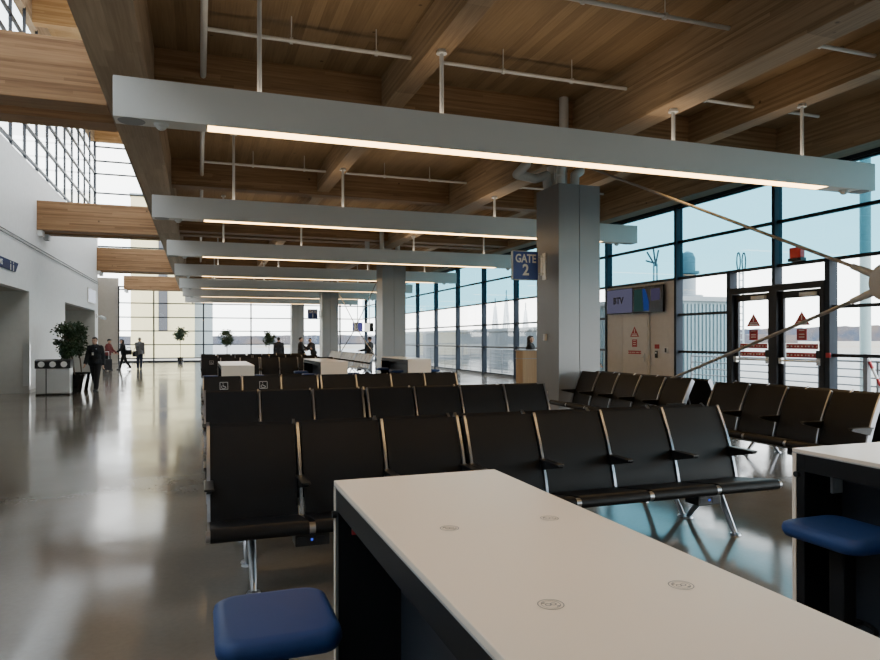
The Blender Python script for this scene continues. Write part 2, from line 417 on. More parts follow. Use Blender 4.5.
pane(YB, DY0, .1, 3.24, False); pane(DY1, 15.16, .1, 3.24, False); pane(18.5, YE, .1, 3.24, False); pane(DY0, DY1, DZ, 3.24, False)
MB().box(W-.06, W+.1, YB, DY0, 0, .1).build('sill', M['frame'], wl); MB().box(W-.06, W+.1, DY1, YE, 0, .1).build('sill', M['frame'], wl)
for y in (DY0, DY1): MB().box(W-.10, W+.12, y-.06, y+.06, 0, 3.24).build('mullion', M['mull'], wl)
sbox('wall_right_head', M['ext_grey'], W-.1, W+.3, YB, YE+.2, 5.37, ZC)
# beige infill panel with its own door
sbox('wall_right_panel', M['beige'], W-.07, W+.08, 15.2, 18.46, 0, 3.2)
d = sempty('door_2', (W-.075, 0, 0))
MB().box(-.02, 0, 16.28, 17.62, .0, 2.33).box(-.03, -.02, 16.26, 16.34, 0, 2.35).box(-.03, -.02, 17.56, 17.64, 0, 2.35).box(-.03, -.02, 16.26, 17.64, 2.27, 2.35).build('door_frame', M['beige'], d)
MB().box(-.035, -.02, 16.36, 17.54, .01, 2.26, bev=.003).build('door_leaf', pmat('beige_door_paint', (.66, .65, .64), .5), d)
MB().box(-.06, -.035, 16.46, 16.52, .95, 1.2).cyl((-.09, 16.49, 1.1), (-.035, 16.49, 1.1), .014).cyl((-.09, 16.49, 1.1), (-.09, 16.63, 1.1), .013).build('door_handle', M['steel'], d)
def decals(root, x, yc, wid, zs, outline=False, out=-1):
    """red warning triangle, square and strips; out is the direction the print faces"""
    t0, t1, s0, s1 = zs[:4]
    tm = MB(); h = (t1-t0)*.72
    tm.poly_prism([(yc-h, t0), (yc+h, t0), (yc, t1)], 'X', x, x+out*.004); tm.build('warning_triangle', M['red'], root)
    q = MB(); q.box(x+out*.004, x+out*.006, yc-.012, yc+.012, t0+.11, t0+.22); q.box(x+out*.004, x+out*.006, yc-h*.62, yc+h*.62, t0+.03, t0+.055); q.box(x+out*.004, x+out*.006, yc-h*.5, yc+h*.5, t0+.075, t0+.09)
    q.build('triangle_print', M['decal_white'], root)
    hw = (s1-s0)*.54
    MB().box(x, x+out*.004, yc-hw, yc+hw, s0, s1).build('warning_square', M['red'], root)
    q = MB(); q.box(x+out*.004, x+out*.006, yc-hw*.55, yc+hw*.55, s0+.06, s0+.075); q.box(x+out*.004, x+out*.006, yc-hw*.55, yc+hw*.55, s0+.12, s0+.135); q.box(x+out*.004, x+out*.006, yc-hw*.55, yc+hw*.55, s1-.035, s1-.025)
    q.build('square_print', M['decal_white'], root)
    for a, bb in zip(zs[4::2], zs[5::2]):
        MB().box(x, x+out*.004, yc-wid/2, yc+wid/2, a, bb).build('warning_strip', M['red'], root)
        q = MB(); n = 9
        for k in range(n):
            y0 = yc-wid/2+wid*(k+.2)/n
            q.box(x+out*.004, x+out*.006, y0, y0+wid*.6/n*(.5+.5*((k*7) % 3)/2), (a+bb)/2-.014, (a+bb)/2+.014)
        q.build('strip_print', M['decal_white'], root)
decals(d, -.037, 16.95, .62, (1.68, 1.98, 1.38, 1.60, 1.17, 1.27))
k = thing('card_reader', 'black card reader on the beige panel beside its door', 'card reader', (W-.07, 15.98, 1.08))
MB().box(-.03, 0, -.05, .05, 0, .2, bev=.005).build('reader_body', M['black_plastic'], k); MB().box(-.032, -.03, -.03, .03, .12, .17).build('reader_pad', M['steel'], k)
k = thing('call_box', 'small grey call box by the right edge of the beige panel', 'call box', (W-.07, 15.55, 1.22))
MB().box(-.04, 0, -.07, .07, 0, .16, bev=.005).build('box_body', M['steel'], k); MB().box(-.043, -.04, -.045, .03, .02, .14).build('box_face', M['black_plastic'], k)
k = tag(MB().box(W-.08, W-.071, 15.86, 16.06, 1.34, 1.46).build('warning_plate', M['red']), 'small red notice on beige panel above the card reader', 'sign')

# glazed double door
d = sempty('door_1', (W, 0, 0))
f = MB(); f.box(-.12, .10, DY0+.06, DY1-.06, 2.68, DZ); f.box(-.12, .10, 11.72, 11.94, 0, 2.68); f.box(-.12, .1, DY0+.06, DY0+.14, 0, 2.68); f.box(-.12, .1, DY1-.14, DY1-.06, 0, 2.68)
f.build('door_frame', M['frame'], d)
for n, (a, bb) in enumerate(((DY0+.14, 11.72), (11.94, DY1-.14))):
    lf = MB(); lf.box(-.03, .03, a, a+.11, .02, 2.66); lf.box(-.03, .03, bb-.11, bb, .02, 2.66); lf.box(-.03, .03, a+.11, bb-.11, 2.5, 2.66); lf.box(-.03, .03, a+.11, bb-.11, .02, .28)
    leaf = lf.build('door_leaf', M['frame'], d)
    MB().quad((0, a+.11, .28), (0, bb-.11, .28), (0, bb-.11, 2.5), (0, a+.11, 2.5)).build('glass', M['glass'], leaf)
    pb = MB().cyl((-.09, a+.05, 1.13), (-.09, bb-.05, 1.13), .022).box(-.1, -.03, a+.02, a+.12, 1.05, 1.2).box(-.1, -.03, bb-.12, bb-.02, 1.06, 1.19)
    pb.build('panic_bar', M['steel'], leaf)
    MB().box(-.1, -.03, a+.03, a+.13, 1.2, 1.36, bev=.006).build('lock_box', M['black_plastic'], leaf)
    MB().box(-.1, -.03, a+.15, a+.55, 2.52, 2.6, bev=.006).build('door_closer', M['fix'], leaf)
    decals(leaf, -.004, (a+bb)/2, .82, (1.9, 2.2, 1.58, 1.82, 1.39, 1.5, 1.2, 1.31))
k = thing('beacon_light', 'red alarm beacon with black base on the frame above the glass doors', 'beacon', (W-.08, 11.2, 3.275))
MB().box(-.09, .07, -.17, .17, 0, .07, bev=.008).build('beacon_base', M['black_plastic'], k)
MB().box(-.075, .055, -.15, .15, .07, .30, bev=.02).build('beacon_lens', M['red_lens'], k)
k = tag(MB().box(W-.13, W-.10, 10.36, 10.46, 1.22, 1.32, bev=.006).build('door_switch', M['red']), 'small red switch on the frame right of the glass doors', 'switch')

# glazed end wall
we = sempty('window_2')
for x in [-5.4]+[-3.1+3.38*i for i in range(5)]:
    MB().box(x-.05, x+.05, YE-.1, YE+.12, 0, 5.4).build('mullion', M['frame'], we)
for z in (.29, 1.27, 2.26, 3.24, 4.25, 5.2):
    MB().box(-5.4, W, YE-.05, YE+.08, z-.04, z+.04).build('transom', M['frame'], we)
MB().box(-5.4, W, YE-.05, YE+.1, 0, .12).build('sill', M['frame'], we)
MB().quad((-5.4, YE, .1), (W, YE, .1), (W, YE, 5.4), (-5.4, YE, 5.4)).build('pane', M['glass'], we)
sbox('wall_end_head', M['ext_grey'], -.9, W+.3, YE, YE+.3, 5.3, ZC)
wu = sempty('window_3')
for x in (XC, -1.35): MB().box(x-.07, x+.07, YE-.05, YE+.12, 5.4, 15.6).build('mullion', M['frame'], wu)
for z in (5.4, 6.9, 8.2, 9.4, 10.7, 11.95, 13.3, 14.2, 15.2):
    MB().box(XC, -1.25, YE-.04, YE+.08, z-.05, z+.05).build('transom', M['frame'], wu)
MB().quad((XC, YE+.02, 5.4), (-1.25, YE+.02, 5.4), (-1.25, YE+.02, 15.6), (XC, YE+.02, 15.6)).build('pane', M['glass'], wu)
ws = sempty('window_4')
for i in range(31):
    y = YE-2.25*i
    if y < YB: break
    MB().box(XC-.09, XC+.03, y-.035, y+.035, 6.96, 15.6).build('mullion', M['frame'], ws)
for z in (7.1, 8.2, 9.4, 10.7, 12.05, 13.3, 14.3):
    MB().box(XC-.08, XC+.04, YB, YE, z-.05, z+.05).build('transom', M['frame'], ws)
MB().quad((XC-.02, YB, 6.96), (XC-.02, YE, 6.96), (XC-.02, YE, 15.6), (XC-.02, YB, 15.6)).build('pane', M['glass'], ws)

# ------------------------------------------------------------------ linear lights
LY = [8.46+6.69*i for i in range(-1, 7)]
ORD = ['nearest the viewer overhead', 'first and largest in view', 'second nearest', 'third nearest', 'fourth nearest', 'fifth nearest', 'second farthest', 'farthest']
def linear_light(loc, label):
    e = thing('linear_ceiling_light', label, 'ceiling light', loc, 0, 'long hanging lights in a row down the hall')
    X0, X1 = -.92, 10.9
    hm = MB(); t = .012
    hm.box(X0, X1, 0, .31, .02, .46, bev=.006); hm.box(X0, .09, .0, .31, 0, .02); hm.box(9.87, X1, .0, .31, 0, .02); hm.box(.09, 9.87, 0, .03, 0, .02); hm.box(.09, 9.87, .28, .31, 0, .02)
    hm.build('housing', M['fix'], e)
    MB().box(.1, 9.86, .03, .28, .0, .018).build('diffuser', M['led'], e)
    for x in (.70, 3.08, 6.85, 9.43):
        zt = {.70: ZC, 3.08: 5.5, 6.85: 5.13, 9.43: 5.5}[x]-loc[2]
        r_ = MB().cyl((x, .155, .45), (x, .155, zt), .028).build('hanger_rod', M['steel_white'], e, True)
        MB().cyl((x, .155, zt-.05), (x, .155, zt), .075, .06).build('flange', M['steel_white'], r_, True)
    MB().box(.1, 9.86, .06, .25, .46, .466).build('added_fill_strip', M['ceiling_fill'], e)  # unseen glowing strip added on the housing top to lift the ceiling
    for x in (-.74, 10.72):
        MB().cyl((x, .155, -.008), (x, .155, .0), .14, .15, 20).build('speaker_grille', pmat('grey_speaker_grille', (.33, .33, .33), .6) if 'grl' not in M else M['grl'], e)
    for x in (-.42, 10.36):
        MB().cyl((x, .155, -.03), (x, .155, 0), .075, .085, 18).ball((x, .155, -.03), .06, 14, (1, 1, .8)).build('sensor', M['steel_white'], e, True)
    return e
M['grl'] = pmat('grey_speaker_grille', (.30, .30, .30), .6)
L0 = None
for i, y in enumerate(LY):
    lab = f'long grey box light with warm glowing underside, {ORD[i]} of the row'
    if L0 is None: L0 = linear_light((0, y, 4.14), lab)
    else: dup(L0, (0, y, 4.14), 0, lab)

# ------------------------------------------------------------------ pipes at the ceiling
def pipe(name, pts, r, label, cat='pipe', mat='steel_white', group=None):
    o = MB().tube(pts, r).build(name, M[mat], None, True); return tag(o, label, cat, group)
pipe('sprinkler_pipe', [(.06, YB, 5.72), (.06, YE, 5.72)], .045, 'thick white sprinkler main running down the hall beside the left girder')
for y, l, x1 in ((7.2, 'white sprinkler branch crossing the ceiling nearest the viewer', 11.5), (9.5, 'white sprinkler branch just in front of the first cross beam, above nearest light', 10.8), (16.6, 'white sprinkler branch across the second bay of ceiling', 10.8), (23.2, 'white sprinkler branch across the third bay of ceiling', 10.8)):
    o = thing('sprinkler_branch', l, 'pipe', (0, y, 5.72), 0, 'sprinkler branches')
    MB().cyl((.06, 0, 0), (x1, 0, 0), .028).build('pipe_run', M['steel_white'], o, True)
    for x in (1.2, 2.4, 4.4, 5.6, 8.2):
        MB().cyl((x, 0, 0), (x, 0, .34), .008).cyl((x-.02, 0, 0), (x+.02, 0, 0), .045).build('pipe_hanger', M['steel_white'], o)
for i, cy in enumerate(COLY[1:3]):
    which = ('nearest column', 'second column')[i]
    pipe('drain_pipe', [(6.36, cy-.42, ZC), (6.36, cy-.42, 5.0), (6.58, cy+.1, 4.82), (6.60, cy+.12, 4.605)], .085, f'straight grey drain pipe dropping from the ceiling in front of the {which}')
    pipe('drain_pipe', [(6.0, cy+.4, ZC), (6.0, cy+.4, 5.0), (5.84, cy+.48, 4.82), (6.3, cy+.6, 4.80), (6.58, cy+.66, 4.9), (6.63, cy+.68, 4.605)], .09, f'bent grey drain pipe curling into the left of the {which} top')
    pipe('drain_pipe', [(7.2, cy+.4, ZC), (7.2, cy+.4, 4.97), (7.02, cy+.3, 4.86), (7.0, cy+.28, 4.605)], .09, f'thick white drain pipe bending into the top right of the {which}')
for z, l in ((4.53, 'upper of two thin dark cables strung along the white wall'), (4.44, 'lower of two thin dark cables strung along the white wall')):
    pipe('wall_cable', [(XL+.03, YB, z+.02), (XL+.03, 38.2, z-.02)], .012, l, 'cable', 'frame')

# ------------------------------------------------------------------ X bracing between columns
def brace(y0, y1, label):
    ym = (y0+y1)/2; x = 7.04; zn = 2.22
    e = thing('cross_brace', label, 'brace', (x, ym, 0))
    MB().cyl((-.05, 0, zn), (.05, 0, zn), .21, .21, 28).build('node_plate', M['node'], e, True)
    dy = (y1-y0)/2-.47
    for sy in (-1, 1):
        for zt in (4.97, .12):
            a = V((0, sy*.19, zn+(.1 if zt > 3 else -.1))); bb = V((0, sy*dy, zt)); u = (bb-a).normalized()
            rd = MB().cyl(a+u*.2, bb, .022).build('tie_rod', M['rod'], e, True)
            MB().cyl(a-u*.1, a+u*.28, .05, .034).build('rod_clevis', M['node'], rd, True)
    return e
brace(COLY[0]+.45, COLY[1]+.45, 'steel tie rod cross brace with round node plate beside the near right seats')
brace(COLY[2]+.45, COLY[3]+.45, 'steel tie rod cross brace between the far columns')

# ------------------------------------------------------------------ beam seating
PITCH = .62
BACK = [(-.232, .385), (-.212, .48), (-.175, .60), (-.125, .74), (-.065, .87), (-.012, .975), (-.002, .99)]
SEATP = [(-.738, .425), (-.733, .452), (-.705, .472), (-.66, .470), (-.45, .435), (-.235, .405), (-.222, .39), (-.25, .365), (-.45, .375), (-.66, .385), (-.71, .388), (-.733, .402)]
def rounded(path, n=2):
    for _ in range(n):
        q = [path[0]]
        for a, b in zip(path[:-1], path[1:]):
            q += [(a[0]*.75+b[0]*.25, a[1]*.75+b[1]*.25), (a[0]*.25+b[0]*.75, a[1]*.25+b[1]*.75)]
        path = q+[path[-1]]
    return path
BACKR = rounded(BACK)
def accessible_symbol(root, xc, zc):
    """wheelchair figure in a square outline, printed on the backrest"""
    m = MB(); s = .06
    def bar(x0, z0, x1, z1, t=.005):
        a, b = V((x0, z0)), V((x1, z1)); d = (b-a).normalized(); n = V((-d.y, d.x))*t
        pts = [a+n, b+n, b-n, a-n]
        m.poly_prism([tuple(p) for p in pts], 'Y', 0, -.003)
    for a in ((-s, -s, s, -s), (s, -s, s, s), (s, s, -s, s), (-s, s, -s, -s)): bar(*a, t=.004)
    bar(-.012, .02, -.006, -.012); bar(-.006, -.012, .02, -.012); bar(.02, -.012, .036, -.042)
    pr = None
    for k in range(9):
        an = math.radians(120+k*26); p = (-.006+.032*math.cos(an), -.02+.028*math.sin(an))
        if pr: bar(*pr, *p, t=.004)
        pr = p
    bar(-.019, .04, -.007, .04, t=.006)
    bm_y = -.083; m.xform(Matrix.Translation((xc, bm_y-.026, zc)) @ Matrix.Rotation(-.40, 4, 'X'))
    return m.build('accessibility_symbol', M['pale_mark'], root)
def make_bench(n, label, loc, rz, group, vinyl='black_vinyl'):
    e = thing('beam_seat_bench', label, 'bench seat', loc, rz, group)
    for i in range(n):
        x0, x1 = i*PITCH+.024, (i+1)*PITCH-.024
        m = MB().strip(BACKR, .042, 'X', x0, x1); m.build('backrest', M[vinyl], e, True, 50)
        m = MB().poly_prism(rounded(SEATP+[SEATP[0]], 1)[:-1], 'X', x0-.005, x1+.005); m.build('seat', M[vinyl], e, True, 50)
    rail = [(y-.004, z+.004) for y, z in BACKR]
    for i in range(n+1):
        x = min(max(i*PITCH, .016), n*PITCH-.016)
        m = MB().strip(rail, .062, 'X', x-.010, x+.010)
        m.strip([(-.232, .40), (-.30, .385), (-.50, .385), (-.70, .42)], .03, 'X', x-.010, x+.010)
        m.cyl((x-.021, -.702, .430), (x+.021, -.702, .430), .034)
        m.build('side_frame', M['alu'], e, True, 40)
        a = MB()
        a.poly_prism([(-.16, .655), (-.20, .575), (-.30, .60), (-.46, .635), (-.475, .648), (-.46, .655)], 'X', x-.016, x+.016)
        a.box(x-.03, x+.03, -.47, -.16, .648, .662, bev=.005)
        a.build('armrest', M['black_plastic'], e)
    MB().cyl((.08, -.30, .33), (n*PITCH-.08, -.30, .33), .035).build('beam', M['steel'], e, True)
    for x in (.28, n*PITCH-.28):
        m = MB(); m.box(x-.035, x+.035, -.36, -.24, .28, .385, bev=.008)
        m.build('beam_clamp', M['black_plastic'], e)
        for path, yf in (([(-.33, .33), (-.40, .22), (-.50, .05), (-.53, .012)], -.53), ([(-.27, .33), (-.17, .24), (-.02, .09), (.04, .012)], .04)):
            l = MB(); pts = rounded([(y, z) for y, z in path], 2)
            for j, (a, b) in enumerate(zip(pts[:-1], pts[1:])):
                t = j/(len(pts)-1); l.cyl((x, *a), (x, *b), .032-.014*t, .032-.014*(t+1/(len(pts)-1)), 10)
            lg = l.build('leg', M['alu'], e, True)
            MB().cyl((x, yf, 0), (x, yf, .014), .045, .04, 16).build('foot_disc', M['alu'], lg, True)
    ox = .64 if n == 3 else n*PITCH-.60
    ob = MB().box(ox-.11, ox+.11, -.60, -.44, .285, .365, bev=.008).build('power_box', M['black_plastic'], e)
    q = MB()
    for k in (-.07, 0.05): q.box(ox+k-.025, ox+k+.025, -.604, -.6, .305, .345)
    q.build('sockets', M['frame'], ob)
    MB().box(ox-.012, ox+.002, -.606, -.6, .32, .334).build('power_light', M['blue_led'], ob)
    return e
TEMPL = {}
def bench(n, label, loc, rz, group, vinyl='black_vinyl'):
    k = (n, vinyl)
    if k not in TEMPL:
        TEMPL[k] = make_bench(n, label, loc, rz, group, vinyl); return TEMPL[k]
    return dup(TEMPL[k], loc, rz, label, group)
X0 = .04
def double_row(yb, nm, grp, syms=0):
    f3 = bench(3, f'three-seat black bench facing the viewer, left half of the {nm}', (X0, yb, 0), 0, grp)
    bench(4, f'four-seat black bench facing the viewer, right half of the {nm}', (X0+3*PITCH+.03, yb, 0), 0, grp)
    bench(3, f'three-seat black bench facing away, behind left half of {nm}', (X0+3*PITCH, yb+.15, 0), PI, grp)
    bench(4, f'four-seat black bench facing away, behind right half of {nm}', (X0+7*PITCH+.03, yb+.15, 0), PI, grp)
    return f3
G1 = 'seat rows across the hall'
R1 = double_row(4.96, 'front seat row', G1)
R2 = double_row(8.22, 'second seat row', G1)
R3 = double_row(11.6, 'third seat row', G1)
R4 = double_row(23.6, 'first row past far tables', G1)
R5 = double_row(27.0, 'second row past far tables', G1)
R6 = double_row(30.4, 'farthest seat row', G1)
accessible_symbol(R3, .33, .86); accessible_symbol(R3, .95, .86)
accessible_symbol(R4, .33, .86)
G2 = 'seat rows along the column line'
bench(5, 'black five-seat bench in front of the nearest grey column, facing left', (6.9, 11.32, 0), -PI/2, G2)
bench(5, 'black five-seat bench behind the one at the nearest column, facing the beige door', (7.18, 8.22, 0), PI/2, G2)
bench(4, 'black four-seat bench at right below the round brace plate, facing left', (6.9, 7.74, 0), -PI/2, G2)
bench(4, 'black four-seat bench below the round brace plate, facing the glass doors', (7.18, 5.26, 0), PI/2, G2)
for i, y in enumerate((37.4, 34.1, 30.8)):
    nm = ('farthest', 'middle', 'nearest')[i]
    bench(5, f'{nm} of the black benches tinted grey for window sheen along the far columns, facing left', (6.9, y, 0), -PI/2, 'black benches tinted grey for window sheen along the far columns', 'sheen_vinyl')  # same black seats as the other rows, window sheen painted as grey

# ------------------------------------------------------------------ charging tables and stools
ZTAB = 1.055
def make_table(label, loc):
    e = thing('charging_table', label, 'table', loc, 0, 'white charging tables')      # loc = far-left corner; the table runs towards -y
    w_, l_, t = .68, 3.0, .022
    MB().box(0, w_, -l_, 0, ZTAB-t, ZTAB, bev=.003).build('table_top', M['lam_white'], e)
    for y0, y1 in ((-t, 0), (-l_, -l_+t)):
        MB().box(0, w_, y0, y1, 0, ZTAB-t-.001).build('end_panel', M['lam_white'], e)
    for y0, y1 in ((-.07, -t-.001), (-l_+t+.001, -l_+.07)):
        MB().box(.004, w_-.004, y0, y1, 0, ZTAB-t-.002).build('end_liner', M['table_black'], e)
    for x0, x1 in ((.004, .05), (w_-.05, w_-.004)):
        MB().box(x0, x1, -l_+.071, -.071, ZTAB-t-.085, ZTAB-t-.002).build('apron', M['table_black'], e)
    MB().box(.25, w_-.25, -l_+.071, -.071, .03, ZTAB-t-.003).build('divider_panel', M['table_navy'], e)
    MB().box(0, w_, -l_+.001, -.001, ZTAB-t-.0005, ZTAB-t+.006).build('edge_band', M['lam_edge'], e)
    for y in (-.78, -1.38, -2.0, -2.6):
        for x in (.19, .515):
            q = MB(); q.ring((x, y), .0255, .028, ZTAB+.0008); q.ring((x, y), .019, .0205, ZTAB+.0008)
            q.ring((x-.006, y), .0045, .007, ZTAB+.0008, 14); q.ring((x+.006, y), .0045, .007, ZTAB+.0008, 14)
            for sx, sy in ((-1, 1), (1, -1)): q.box(x+sx*.012-.004, x+sx*.012+.004, y+sy*.012-.0015, y+sy*.012+.0015, ZTAB, ZTAB+.0008)
            q.build('charging_mark', M['mark'], e)
    MB().cyl((.03, -.03, .93), (-.012, -.03, .93), .014).build('bag_hook', M['black_plastic'], e)
    return e
T1 = make_table('long white charging table in the foreground centre, seen from above', (.49, 2.62, 0))
T2 = dup(T1, (2.80, 2.62, 0), 0, 'white charging table at the right edge with a blue stool beside it')
FT = [(.44, 18.2), (2.86, 20.0), (5.5, 21.2)]
FL = ['leftmost', 'middle', 'rightmost']
for (x, y), l in zip(FT, FL): dup(T1, (x, y, 0), 0, f'{l} of the three far white charging tables beyond the seat rows')
MB().box(.055, .10, -.082, -.071, .86, .925).build('red_sticker', M['red'], T1)
MB().box(.17, .24, -.085, -.071, .83, .95, bev=.003).box(.19, .22, -.088, -.085, .86, .89).build('outlet_plate', M['lam_edge'], T2)
def make_stool(label, loc):
    e = thing('stool', label, 'stool', loc, 0, 'blue stools at the charging tables')
    m = MB(); z1 = .74; hx, hy, r = .185, .21, .07
    pts = []
    for cx, cy, a0 in ((hx-r, hy-r, 0), (-hx+r, hy-r, 90), (-hx+r, -hy+r, 180), (hx-r, -hy+r, 270)):
        for k in range(7):
            a = math.radians(a0+k*15); pts.append((cx+r*math.cos(a), cy+r*math.sin(a)))
    rings = []
    for sc, z in ((.84, z1-.068), (.95, z1-.064), (.995, z1-.045), (1., z1-.03), (.975, z1-.012), (.90, z1-.002), (.8, z1)):
        rings.append([m.bm.verts.new((x*sc, y*sc, z)) for x, y in pts])
    n = len(pts)
    for a, b in zip(rings[:-1], rings[1:]):
        for i in range(n): m.bm.faces.new((a[i], a[(i+1) % n], b[(i+1) % n], b[i]))
    m.bm.faces.new(rings[0][::-1]); m.bm.faces.new(rings[-1])
    m.build('seat', M['blue_seat'], e, True, 60)
    MB().box(-.04, .04, -.04, .04, .015, z1-.075, bev=.01).box(-.1, .1, -.1, .1, z1-.085, z1-.068).build('post', M['table_black'], e)
    MB().lathe([(.21, 0), (.21, .01), (.18, .018), (.05, .025)], seg=28).build('base', M['table_black'], e, True)
    fr = MB()
    for k in range(20):
        a, b = 2*PI*k/20, 2*PI*(k+1)/20
        fr.cyl((.13*math.cos(a), .13*math.sin(a), .28), (.13*math.cos(b), .13*math.sin(b), .28), .011, .011, 8)
    fr.cyl((-.13, 0, .28), (.13, 0, .28), .01); fr.build('foot_ring', M['table_black'], e, True)
    return e
S1 = make_stool('navy blue stool at the left side of the foreground table', (.225, 2.2, 0))
dup(S1, (2.78, 2.32, 0), 0, 'navy blue stool tucked at the white table on the right edge')
for (x, y), l in zip(FT, FL):
    for sx, sd in ((-.2, 'left'), (.88, 'right')):
        for k, wh in ((.9, 'far'), (2.5, 'near')):
            dup(S1, (x+sx, y-k, 0), 0, f'blue stool at the {wh} end of the {sd} side of the {l} far white table')

# ------------------------------------------------------------------ signs and screens
def gate_sign(cy, num, label):
    e = thing('gate_sign', label, 'sign', (5.76, cy+.55, 2.77))
    MB().box(0, .56, -.04, .04, 0, .57, bev=.006).build('sign_box', M['fix'], e)
    MB().box(.012, .548, -.046, -.04, .012, .558).build('sign_face', M['sign_blue'], e)
    text_obj('GATE', 'gate_lettering', M['sign_white'], .225, e, (.28, -.048, .415), sx=.80, bold=.006)
    text_obj(num, 'gate_number', M['sign_white'], .30, e, (.28, -.048, .19), sx=.92, bold=.009)
    m = MB()
    for z in (.14, .46): m.cyl((.56, 0, z), (.74, 0, z), .012)
    m.cyl((.65, 0, .1), (.65, 0, .5), .022); m.box(.705, .729, -.07, .07, .02, .55)
    m.build('mounting_bracket', M['steel'], e)
    return e
gate_sign(COLY[1], '2', 'blue GATE 2 sign on the left of the nearest column')
gate_sign(COLY[3], '1', 'small blue gate sign with a numeral 1 on the far third column')
e = thing('restroom_sign', 'blue restroom sign with white lettering on the left white wall', 'sign', (XL+.005, 0, 0))
pr = [(18.6, 3.50), (21.75, 3.50), (22.05, 3.77), (18.6, 3.77)]
MB().poly_prism(pr, 'X', 0, .03).build('sign_board', pmat('deep_blue_sign_board', (.004, .018, .10), .6, spec=.2), e)
text_obj('RESTROOMS', 'restroom_lettering', M['sign_white'], .20, e, (.032, 19.75, 3.63), rot=(PI/2, 0, PI/2), sx=1.15, bold=.004)
p = MB()
for y in (21.2, 21.5):
    p.cyl((.03, y, 3.72), (.034, y, 3.72), .026); p.box(.03, .034, y-.035, y+.035, 3.58, 3.665); p.box(.03, .034, y-.028, y-.008, 3.50, 3.58); p.box(.03, .034, y+.008, y+.028, 3.50, 3.58)
p.build('person_pictograms', M['sign_white'], e)
e = thing('lit_wall_sign', 'pale backlit panel high on the white wall above the second opening', 'sign', (XL, 35.9, 3.35))
MB().box(0, .05, -1.15, 1.15, 0, .68, bev=.005).build('sign_frame', M['fix'], e); MB().box(.05, .056, -1.1, 1.1, .04, .64).build('sign_panel', M['panel_glow'], e)
e = thing('security_camera', 'silver security camera on the end of the white wall', 'camera', (XL, 37.6, 2.75))
MB().box(0, .04, -.08, .08, -.05, .15).cyl((.03, 0, .05), (.25, 0, .02), .03).build('camera_mount', M['steel'], e)
MB().cyl((.2, .12, .02), (.42, -.2, -.08), .075, .075).build('camera_body', M['steel'], e, True)

def tv(label, loc, rz, w_, h_, shapes, tilt=.0, pole=0):
    e = thing('wall_screen', label, 'screen', loc, rz)
    MB().box(-w_/2, w_/2, 0, .06, 0, h_, bev=.006).build('screen_case', M['screen_dark'], e)
    for nm, pts, mt in shapes:
        m = MB(); m.poly_prism([(-w_/2+.02+p[0]*(w_-.04), .02+p[1]*(h_-.04)) for p in pts], 'Y', -.003, 0); m.build(nm, M[mt], e)
    if pole: MB().cyl((0, .08, h_*.5), (0, .08, pole), .025).build('drop_pole', M['steel'], e, True)
    else: MB().box(-.2, .2, .06, .10, h_*.3, h_*.7).build('wall_bracket', M['black_plastic'], e)
    return e
FULL = [(0, 0), (1, 0), (1, 1), (0, 1)]
e = tv('lilac screen with a dark three-letter airport code, left of the pair on the beige panel', (W-.18, 17.62, 2.38), -PI/2, 1.34, .75, [('picture', FULL, 'scr_lilac')])
text_obj('BTV', 'screen_lettering', pmat('dark_screen_lettering', (.01, .01, .05), .5), .27, e, (-.05, -.006, .385), sx=1.1, bold=.012)
tv('dark map and news screen, right of the pair on the beige panel', (W-.2, 16.22, 2.36), -PI/2, 1.36, .76,
   [('map_picture', [(.02, .05), (.36, .05), (.30, .93), (.02, .93)], 'scr_green'), ('sea_picture', [(.37, .05), (.55, .05), (.55, .4), (.46, .8), (.40, .93), (.32, .93)], 'scr_blue'), ('news_picture', [(.62, .42), (.92, .45), (.92, .9), (.62, .9)], 'scr_purple')])
tv('far blue screen hanging between the far columns', (8.35, 37.4, 2.05), -.15, .56, .52, [('picture', FULL, 'scr_navy')], pole=4.)
tv('far pale screen hanging next to the blue screen', (8.95, 37.2, 2.05), -.5, .5, .5, [('picture', [(0, 0), (.6, 0), (.6, 1), (0, 1)], 'scr_white')], pole=4.)
k = thing('thermostat', 'small white thermostat on the nearest column', 'thermostat', (6.485, 12.02, 1.58)); MB().box(-.03, 0, -.05, .05, 0, .13, bev=.006).build('thermostat_case', M['decal_white'], k)
k = thing('wall_outlet', 'white power outlet low on the nearest column', 'outlet', (6.485, 11.98, .46)); MB().box(-.012, 0, -.045, .045, 0, .12, bev=.004).build('outlet_plate', M['decal_white'], k)

# ------------------------------------------------------------------ gate counter
e = thing('gate_counter', 'tan wooden gate counter behind the nearest column', 'counter', (9.7, 19.5, 0))
MB().box(0, 1.75, 0, .5, .06, .98).box(0, 1.75, 0, .5, 1.0, 1.24).build('counter_body', M['tan_wood'], e)
MB().box(-.02, 1.77, -.02, .52, .98, 1.0).box(-.02, 1.77, -.03, .53, 1.24, 1.27).build('worktop', M['lam_edge'], e)
MB().box(.03, 1.72, .03, .47, 0, .06).build('plinth', M['black_plastic'], e)

